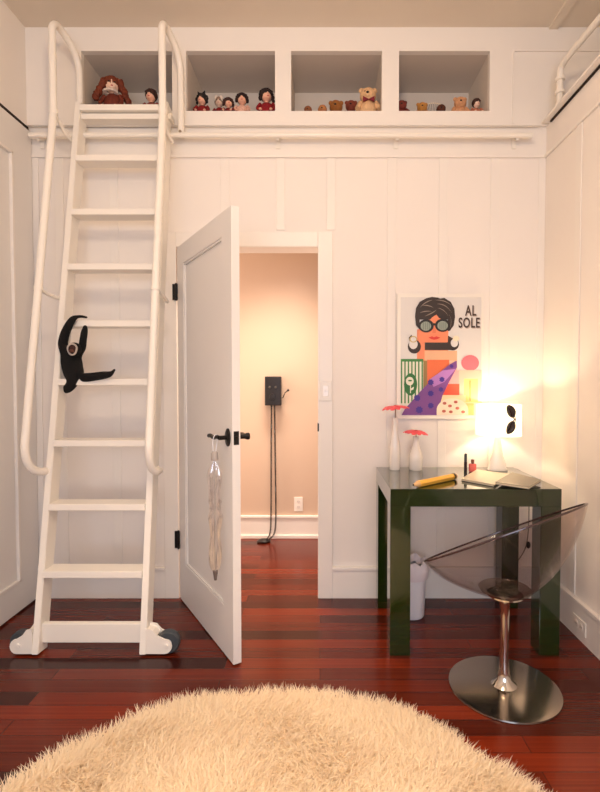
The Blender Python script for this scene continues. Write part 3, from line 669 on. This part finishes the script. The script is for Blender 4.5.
def text(s, x, y, size, k, m, name):
    cu = bpy.data.curves.new('t', 'FONT'); cu.body = s; cu.size = size; cu.extrude = .0003; cu.space_character = 1.12; cu.offset = size*.022
    o = bpy.data.objects.new('t', cu); C.objects.link(o); bpy.context.view_layer.update()
    me = bpy.data.meshes.new_from_object(o.evaluated_get(bpy.context.evaluated_depsgraph_get()))
    bpy.data.objects.remove(o); p = Q(x, y, k)
    wd = max(v.co.x for v in me.vertices); want = None
    for v in me.vertices: v.co = Vector((p.x+v.co.x*.63, p.y-v.co.z, p.z+v.co.y))
    ART.use(m); n0 = len(ART.bm.faces); ART.bm.from_mesh(me); ART.bm.faces.ensure_lookup_table()
    for f_ in ART.bm.faces[n0:]: f_.material_index = ART.cur
ink = mat('brown_ink', (66, 48, 40), .5); ink2 = mat('pale_ink', (190, 172, 160), .5)
for k, m, dx_ in ((1, ink2, 5), (2, ink, 0)):
    text('AL', 428+dx_, 155+dx_, .082, k, m, 'lettering')
    text('SOLE', 386+dx_, 228+dx_, .080, k, m, 'lettering')
ART.build('printed_artwork', None, PO)
# ------------------------------------------------------------------ rug
RC = Vector((-.16, .985, 0)); RR = .93
RG = root('shaggy_rug', 'round cream shaggy fleece rug on the red wood floor', 'rug', RC)
MB().lathe([(0, .002), (RR, .002), (RR+.01, .006), (RR-.02, .018), (0, .022)], RC, 96).build('backing', furb_m, RG, True)
rng = np.random.default_rng(7); n = 150000
rr = RR*np.sqrt(rng.random(n)); aa = rng.random(n)*2*np.pi
lob = 1+.012*np.sin(aa*7)+.01*np.sin(aa*13+1); rr = rr*lob
cx = RC.x+rr*np.cos(aa); cy = RC.y+rr*np.sin(aa)
fx = np.sin(cx*9+1.3*np.sin(cy*7))+.6*np.sin(cy*15+cx*4); lean = fx*1.3+rng.normal(0, 1.0, n)
edge = np.clip((rr-RR*.9)/(RR*.1), 0, 1); lean = lean*(1-edge)+edge*(aa+rng.normal(0, .55, n))
ln = rng.uniform(.038, .068, n)*(1+.15*np.sin(cx*21)*np.sin(cy*17)); wv = rng.uniform(.0011, .0024, n)
flat = rng.uniform(.35, .85, n)
dirx, diry = np.cos(lean), np.sin(lean); V = []
ts = [0, .33, .66, 1]; ws = [1, 1.1, .8, .08]
kx = rng.normal(0, .006, n); ky = rng.normal(0, .006, n); phi = rng.random(n)*2*np.pi; sxv, syv = np.cos(phi), np.sin(phi)
vs = np.zeros((n, 8, 3), dtype=np.float32)
for i, (t, w_) in enumerate(zip(ts, ws)):
    bx = cx+dirx*ln*flat*t**1.4+kx*math.sin(t*5); by = cy+diry*ln*flat*t**1.4+ky*math.sin(t*5)
    bz = .016+ln*np.sqrt(1-(flat*.9)**2)*(t-.28*t*t*flat)*.95
    vs[:, i*2, 0] = bx-sxv*wv*w_; vs[:, i*2, 1] = by-syv*wv*w_; vs[:, i*2, 2] = bz
    vs[:, i*2+1, 0] = bx+sxv*wv*w_; vs[:, i*2+1, 1] = by+syv*wv*w_; vs[:, i*2+1, 2] = bz
base = (np.arange(n)*8)[:, None]
fc = np.stack([base+np.array([[0, 1, 3, 2]]), base+np.array([[2, 3, 5, 4]]), base+np.array([[4, 5, 7, 6]])], 1).reshape(-1)
me = bpy.data.meshes.new('pile'); me.vertices.add(n*8); me.vertices.foreach_set('co', vs.reshape(-1))
me.loops.add(len(fc)); me.loops.foreach_set('vertex_index', fc.astype(np.int32)); nf = len(fc)//4
me.polygons.add(nf); me.polygons.foreach_set('loop_start', (np.arange(nf)*4).astype(np.int32)); me.polygons.foreach_set('use_smooth', [True]*nf)
me.update(calc_edges=True); me.materials.append(fur_m)
po = bpy.data.objects.new('pile', me); C.objects.link(po); po.parent = RG; po.matrix_parent_inverse = wm(RG).inverted(); po['kind'] = 'stuff'
# ------------------------------------------------------------------ skin helper
def skin(name, V, E, R, m, parent, sub=2):
    me = bpy.data.meshes.new(name); me.from_pydata([tuple(v) for v in V], E, []); o = bpy.data.objects.new(name, me); C.objects.link(o)
    o.modifiers.new('s', 'SKIN'); sk = me.skin_vertices[0].data if me.skin_vertices else None
    if sk is None:
        bpy.context.view_layer.objects.active = o; bpy.context.view_layer.update(); sk = me.skin_vertices[0].data
    for i, r_ in enumerate(R): sk[i].radius = (r_, r_) if not isinstance(r_, tuple) else r_
    sk[0].use_root = True
    sb = o.modifiers.new('u', 'SUBSURF'); sb.levels = sub; sb.render_levels = sub
    bpy.context.view_layer.update()
    m2 = bpy.data.meshes.new_from_object(o.evaluated_get(bpy.context.evaluated_depsgraph_get()))
    bpy.data.objects.remove(o); m2.materials.clear(); m2.materials.append(m)
    m2.polygons.foreach_set('use_smooth', [True]*len(m2.polygons))
    o = bpy.data.objects.new(name, m2); C.objects.link(o)
    if parent is not None: o.parent = parent; o.matrix_parent_inverse = wm(parent).inverted()
    return o
# ------------------------------------------------------------------ plush monkey on the ladder
zm = zat(323.5, -.055); ymf = lc(zm).y-.055
Ym = ymf-.028
def K(x, y, dy=0): return atY(45+x/7.06, 300+y/7.06, Ym+dy)
MK = root('plush_monkey', 'black long-armed plush monkey hanging from a ladder step', 'toy monkey', K(200, 560))
hand = zm+.026
V = [K(200, 545), K(192, 480), K(180, 400), K(150, 380), K(122, 320), K(140, 240), K(172, 170), K(200, 128), K(225, 118, .01), K(262, 116, .03), K(300, 124, .03),
     K(228, 385, .005), K(262, 345, .006), K(268, 290, .006), K(278, 225, .005), K(284, 200, .004), K(284, 178, .012),
     K(258, 552, -.02), K(340, 542, -.03), K(420, 530, -.04), K(460, 525, -.04), K(478, 508, -.042), K(494, 488, -.044),
     K(195, 580, -.015), K(178, 612, -.02), K(150, 632, -.025), K(128, 632, -.03)]
for i in (8, 9, 10): V[i].z = max(V[i].z, hand)
E_ = [(0, 1), (1, 2), (2, 3), (3, 4), (4, 5), (5, 6), (6, 7), (7, 8), (8, 9), (9, 10), (2, 11), (11, 12), (12, 13), (13, 14), (14, 15), (15, 16), (0, 17), (17, 18), (18, 19), (19, 20), (20, 21), (21, 22), (0, 23), (23, 24), (24, 25), (25, 26)]
R_ = [.050, .048, .042, .026, .025, .023, .020, .017, .010, .0085, .006, .022, .020, .018, .017, .013, .010, .030, .026, .024, .019, .009, .006, .028, .026, .024, .020]
R_ = [r_*(1.02 if i in (3, 4, 5, 6, 7, 11, 12, 13, 14, 15, 23, 24, 25, 26, 0, 1) else .88) for i, r_ in enumerate(R_)]
skin('body', V, E_, R_, blackfur, MK)
hc = K(208, 350, -.038)
MB().ball(hc, .034, (1, .85, 1.05), 20).build('head', blackfur, MK, True)
ru = MB()
ring = [hc+Vector((.022*math.cos(a_)*(1+.1*math.sin(3*a_)), -.022, .027*math.sin(a_))) for a_ in [k*PI/8 for k in range(16)]]
ru.tube(ring, .0046, 8, closed=True); ru.build('face_ruff', mat('pale_plush', (186, 172, 160), .9, noise=.2, scale=200), MK, True)
fc_ = MB().ball(hc+Vector((0, -.023, 0)), .019, (1, .5, 1.1), 16).build('face', mat('brown_felt', (58, 30, 24), .8), MK, True)
MB().ball(hc+Vector((0, -.032, -.009)), .011, (1.2, .7, .8), 12).build('muzzle', mat('brown_muzzle', (84, 50, 40), .8), fc_, True)
for s in (-1, 1):
    MB().ball(hc+Vector((s*.009, -.032, .007)), .0032, seg=10).build('eye', mat('bead_eye', (10, 8, 8), .1), fc_, True)
# ------------------------------------------------------------------ dolls and plush toys in the cubbies
def zfloor(y): return zo0
YD = 2.93
SKIN = mat('doll_skin', (232, 176, 148), .5); PALE = mat('doll_pale_skin', (240, 204, 180), .5)
LIP = mat('doll_lips', (190, 60, 60), .4); EYE_ = mat('doll_eye', (24, 16, 14), .15)
def hairmat(n_, c_): return MATS.get(n_) or mat(n_, c_, .7, noise=.4, scale=90, bump=.8)
def doll(u, vtop, hpx, label, hairc, dressc, skin_=SKIN, curl=0, long_=0, y=YD, extra=None, turn=0, group=None):
    """seated doll; vtop = top of hair, hpx = head height in px"""
    top = atY(u, vtop, y); hd = hpx*.78*y/F; r = hd/2*.86; cx_, z1_ = top.x, top.z-hd/2; zf = zo0+.0006
    d = root('doll', label, 'doll', (cx_, y, zf), group)
    neck = z1_-r*1.05; bh = neck-zf; w = r*1.35
    dm = hairmat('dress_%d_%d_%d' % dressc, dressc)
    R3 = Matrix.Rotation(turn, 3, 'Z')
    def o3(x, yy, z): return Vector((cx_, y, z1_))+R3 @ Vector((x, yy, z))
    prof = [(0, 0), (w*1.25, 0), (w*1.3, bh*.12), (w*.95, bh*.55), (w*.85, bh*.8), (w*.5, bh*.97), (r*.3, bh)]
    b_ = MB().lathe(prof, (cx_, y+.012, zf), 20, None, 1, .8).build('dress', dm, d, True)
    hd_ = MB().ball(o3(0, 0, 0), r, (.88, .9, 1.05), 20).ball(o3(0, -r*.92, -r*.12), r*.13, seg=8).ball(o3(0, -r*.5, -r*.45), r*.5, (1.05, .9, .8), 12)
    hd_.lathe([(r*.32, -r*1.2), (r*.30, -r*.7)], o3(0, 0, 0), 12)
    hd_ = hd_.build('head', skin_, d, True)
    for s in (-1, 1):
        MB().ball(o3(s*r*.34, -r*.82, r*.08), r*.12, (1.2, .6, .8), 10).build('eye', EYE_, hd_, True)
    MB().ball(o3(0, -r*.93, -r*.48), r*.13, (1.5, .6, .5), 10).build('mouth', LIP, hd_, True)
    h = MB(); hm = hairmat('hair_%d_%d_%d' % hairc, hairc)
    h.ball(o3(0, r*.16, r*.16), r*1.08, (.98, .98, 1.0), 18, None, .05 if curl else .015)
    for k in range(7): # fringe
        a_ = -1+k/3; h.ball(o3(a_*r*.72, -r*.62+abs(a_)*r*.3, r*.72-abs(a_)*r*.12), r*.24, (1.2, .8, 1), 8)
    if long_:
        for s in (-1, 1):
            for k in range(7 if curl else 5):
                t = k/5; h.ball(o3(s*r*(.95+.25*t*(3.4 if curl else .3)+random.uniform(-.05, .1)), -r*.05+random.uniform(-.2, .2)*r, r*.4-t*long_*r), r*(.46 if curl else .27), (1, 1, 1.1), 10, None, .12 if curl else .04)
    if curl:
        for k in range(34):
            a_ = k*2.4; h.ball(o3(math.cos(a_)*r*1.0, r*.25+abs(math.sin(a_*1.7))*r*.3, r*.55+math.sin(a_)*r*.55), r*.30, seg=8, jit=.1)
    h.build('hair', hm, d, True)
    for s in (-1, 1):
        MB().tube(smoothpath([(cx_+s*w*.75, y, neck-bh*.1), (cx_+s*w*1.15, y-.02, neck-bh*.45), (cx_+s*w*.7, y-.045, zf+bh*.35)], 2), r*.26, 10).build('sleeve', dm, d, True)
        MB().ball((cx_+s*w*.62, y-.05, zf+bh*.35), r*.27, (1, 1, .8), 10).build('hand', skin_, d, True)
    if extra: extra(d, o3, r, cx_, neck, w)
    return d
def lace(d, o3, r, cx_, neck, w):
    m = MB(); n = 14
    for k in range(n):
        a_ = k*2*PI/n; m.ball((cx_+math.cos(a_)*r*.75, YD-.01+math.sin(a_)*r*.65-.012, neck-r*.10), r*.28, (1, 1, .6), 8)
    m.build('lace_collar', mat('lace', (236, 216, 200), .8), d, True)
def bow(d, o3, r, cx_, neck, w):
    m = MB()
    for s in (-1, 1): m.prism([o3(0, -.01, r*.95), o3(s*r*.8, -.01, r*1.5), o3(s*r*.75, -.01, r*.8)], (0, .012, 0))
    m.build('hair_bow', hairmat('bow_black', (18, 18, 22)), d)
def hat(d, o3, r, cx_, neck, w):
    m = MB()
    for s in (-1, 1): m.ball(o3(s*r*.55, -r*.35, r*.55), r*.7, (.6, .5, 1.2), 12)
    m.build('bonnet', mat('white_felt', (238, 220, 204), .8), d, True)
doll(112, 76.5, 22, 'largest doll with curly red hair and a white lace collar', (112, 46, 20), (110, 44, 26), PALE, 1, 1.9, extra=lace, turn=.35)
doll(151, 89, 17, 'doll with short dark brown hair beside the ladder handrail', (50, 24, 16), (130, 50, 40), SKIN, 0, 0, turn=-.1)
G2 = None
doll(202, 93.5, 15, 'dark-haired doll with a black bow and red dress, left of its cubby', (22, 16, 16), (132, 20, 24), SKIN, 0, 1.2, extra=bow, turn=-.25)
doll(219, 97, 13, 'little doll in a white bonnet between two dark-haired dolls', (150, 120, 100), (140, 30, 30), PALE, 0, 0, y=3.02, extra=hat)
doll(228.5, 97.5, 13, 'brown-haired doll in dark red, just right of the white bonnet', (56, 28, 22), (112, 34, 34), SKIN, 0, 1.2, y=2.91, turn=.3)
doll(242, 93, 15.5, 'dark-haired doll in a pale pink dress holding hands to chin', (40, 18, 18), (232, 176, 156), SKIN, 0, .9, turn=.1)
doll(266.5, 88.5, 18, 'tall dark-haired doll in crimson at the right end of its cubby', (34, 16, 16), (140, 20, 30), SKIN, 0, 1.5, turn=.35)
def plush(u, vtop, vpx, label, col, name='plush_toy', cat='plush toy', y=YD, ears=1, nose=(30, 18, 16), bowc=None, lean=0, group=None):
    top = atY(u, vtop, y); hd = vpx*y/F; r = hd/2; zf = zo0+.0006; cx_ = top.x; cz = top.z-r
    d = root(name, label, cat, (cx_, y, zf), group)
    m_ = hairmat('plush_%d_%d_%d' % col, col); bh = max(cz-r*.6-zf, .01)
    MB().ball((cx_+lean*.5, y+.01, zf+bh*.56), 1, (r*1.15, r*1.0, bh*.56), 18, None, .03).build('body', m_, d, True)
    h = MB().ball((cx_, y-.005, cz), r, (1, .95, .96), 18, None, .03).build('head', m_, d, True)
    if ears:
        for s in (-1, 1): MB().ball((cx_+s*r*.78, y, cz+r*.68), r*.36, (1, .6, 1), 10).build('ear', m_, h, True)
    MB().ball((cx_-r*.15, y-r*.88, cz-r*.22), r*.38, (1.1, .8, .8), 12).build('muzzle', m_, h, True)
    nm = hairmat('nose_%d' % nose[0], nose)
    MB().ball((cx_-r*.15, y-r*1.2, cz-r*.10), r*.15, (1.3, .7, .9), 10).build('nose', nm, h, True)
    for s in (-1, 1): MB().ball((cx_+s*r*.34-r*.1, y-r*.88, cz+r*.18), r*.10, seg=8).build('eye', EYE_, h, True)
    for s in (-1, 1): MB().tube([(cx_+s*r*.9, y-.0, zf+bh*.9), (cx_+s*r*1.35, y-r*.5, zf+bh*.4+r*.2)], [r*.36, r*.30], 10).build('arm', m_, d, True)
    if bowc:
        m = MB()
        for s in (-1, 1): m.prism([(cx_, y-r*1.0, cz-r*.8), (cx_+s*r*.7, y-r*1.0, cz-r*.45), (cx_+s*r*.7, y-r*1.0, cz-r*1.1)], (0, .01, 0))
        m.build('neck_bow', hairmat('bow_c', bowc), d)
    return d
plush(308, 106.5, 8, 'small brown plush farthest left in the teddy cubby', (140, 84, 50), ears=0)
plush(322.5, 105.5, 9, 'small tan plush second from left in the teddy cubby', (176, 116, 70), ears=0)
plush(336, 101, 13, 'fuzzy golden brown plush in the middle of the teddy cubby', (158, 98, 44), y=2.99)
plush(351, 101, 11, 'reddish brown plush beside the cream teddy bear', (140, 66, 46), y=3.06)
plush(368, 88.5, 16, 'cream teddy bear with dark nose in the right corner', (226, 178, 132), 'teddy_bear', 'teddy bear', bowc=(120, 26, 40))
plush(401.5, 101, 10, 'small dark red figure against the left side of its cubby', (112, 42, 32), y=2.90)
plush(422, 103, 10, 'small golden toy with a pale face in the rightmost cubby', (186, 128, 60))
plush(441, 105, 9, 'dark brown low toy below the dotted plume', (88, 44, 28), ears=0)
plush(460, 97.5, 12, 'taller light tan toy second from right in its cubby', (206, 150, 108))
doll(476.5, 98.5, 12, 'small doll in gold and pink at the far right of the cubbies', (60, 32, 24), (196, 120, 90), PALE, 0, 0, turn=.3)
pl = atY(436, 98, YD); PLM = root('plume_ornament', 'small dotted plume ornament standing behind the dark brown toy', 'ornament', (pl.x, 3.0, zo0))
m = MB()
for k in range(9):
    a_ = -.7+k*.175; m.tube([(pl.x, 3.0, zo0+.001), (pl.x+math.sin(a_)*.05, 3.0, zo0+.09), (pl.x+math.sin(a_)*.07, 3.0, zo0+.10+math.cos(a_)*.035)], .0012, 5)
m.build('stalks', MATS['dark_ferrule'], PLM)
m = MB()
for k in range(9):
    a_ = -.7+k*.175; m.ball((pl.x+math.sin(a_)*.07, 3.0, zo0+.10+math.cos(a_)*.035), .0045, seg=8)
m.build('beads', mat('bead', (240, 220, 190), .4), PLM)
# ------------------------------------------------------------------ lights
def area(name, loc, rot, sx, sy, e, col):
    l = bpy.data.lights.new(name, 'AREA'); l.shape = 'RECTANGLE'; l.size = sx; l.size_y = sy; l.energy = e; l.color = col
    o = bpy.data.objects.new(name, l); C.objects.link(o); o.location = loc; o.rotation_euler = rot; return o
def point(name, loc, r_, e, col):
    l = bpy.data.lights.new(name, 'POINT'); l.shadow_soft_size = r_; l.energy = e; l.color = col
    o = bpy.data.objects.new(name, l); C.objects.link(o); o.location = loc; return o
area('window_daylight', (-.1, YB+.02, 1.5), (math.radians(90), 0, 0), 1.9, 1.3, 54, (.70, .81, 1.0))
point('upper_warm_fill', (-.1, .55, 2.72), .14, 54, (1.0, .77, .55))  # unseen warm point fill added to light the upper walls, no fixture
dn = area('rug_fill', (-.15, .9, ZC-.03), (0, 0, 0), .4, .4, 15, (1.0, .86, .74)); dn.data.spread = math.radians(75)  # unseen narrow fill added overhead to brighten the rug
area('hall_side_fill', (XL+.03, 3.42, 1.35), (0, math.radians(-90), 0), 1.9, .8, 22, (1.0, .82, .70))  # side fill added to light the hall evenly; no window there
hl_ = area('hall_light', (-.3, 3.3, 2.57), (0, 0, 0), .5, .3, 22, (1.0, .83, .68)); hl_.data.spread = math.radians(95)
point('lamp_bulb_light', (lx-.004, ly, zs0+.10), .02, 5.2, (1.0, .78, .54))
W = bpy.data.worlds.new('W'); bpy.context.scene.world = W; W.use_nodes = True
W.node_tree.nodes['Background'].inputs[0].default_value = (.7, .8, 1, 1); W.node_tree.nodes['Background'].inputs[1].default_value = .6
# ------------------------------------------------------------------ camera
cam = bpy.data.cameras.new('camera'); co = bpy.data.objects.new('camera', cam); C.objects.link(co)
cam.sensor_fit = 'VERTICAL'; cam.sensor_height = 24; cam.lens = 24*F/792; cam.shift_x = -20/792; cam.clip_start = .02
co.location = EYE; co.rotation_euler = (math.radians(90)-TILT, 0, 0)
sc = bpy.context.scene; sc.camera = co
sc.view_settings.view_transform = 'Standard'; sc.view_settings.look = 'None'; sc.view_settings.exposure = 0.07; sc.view_settings.gamma = 1
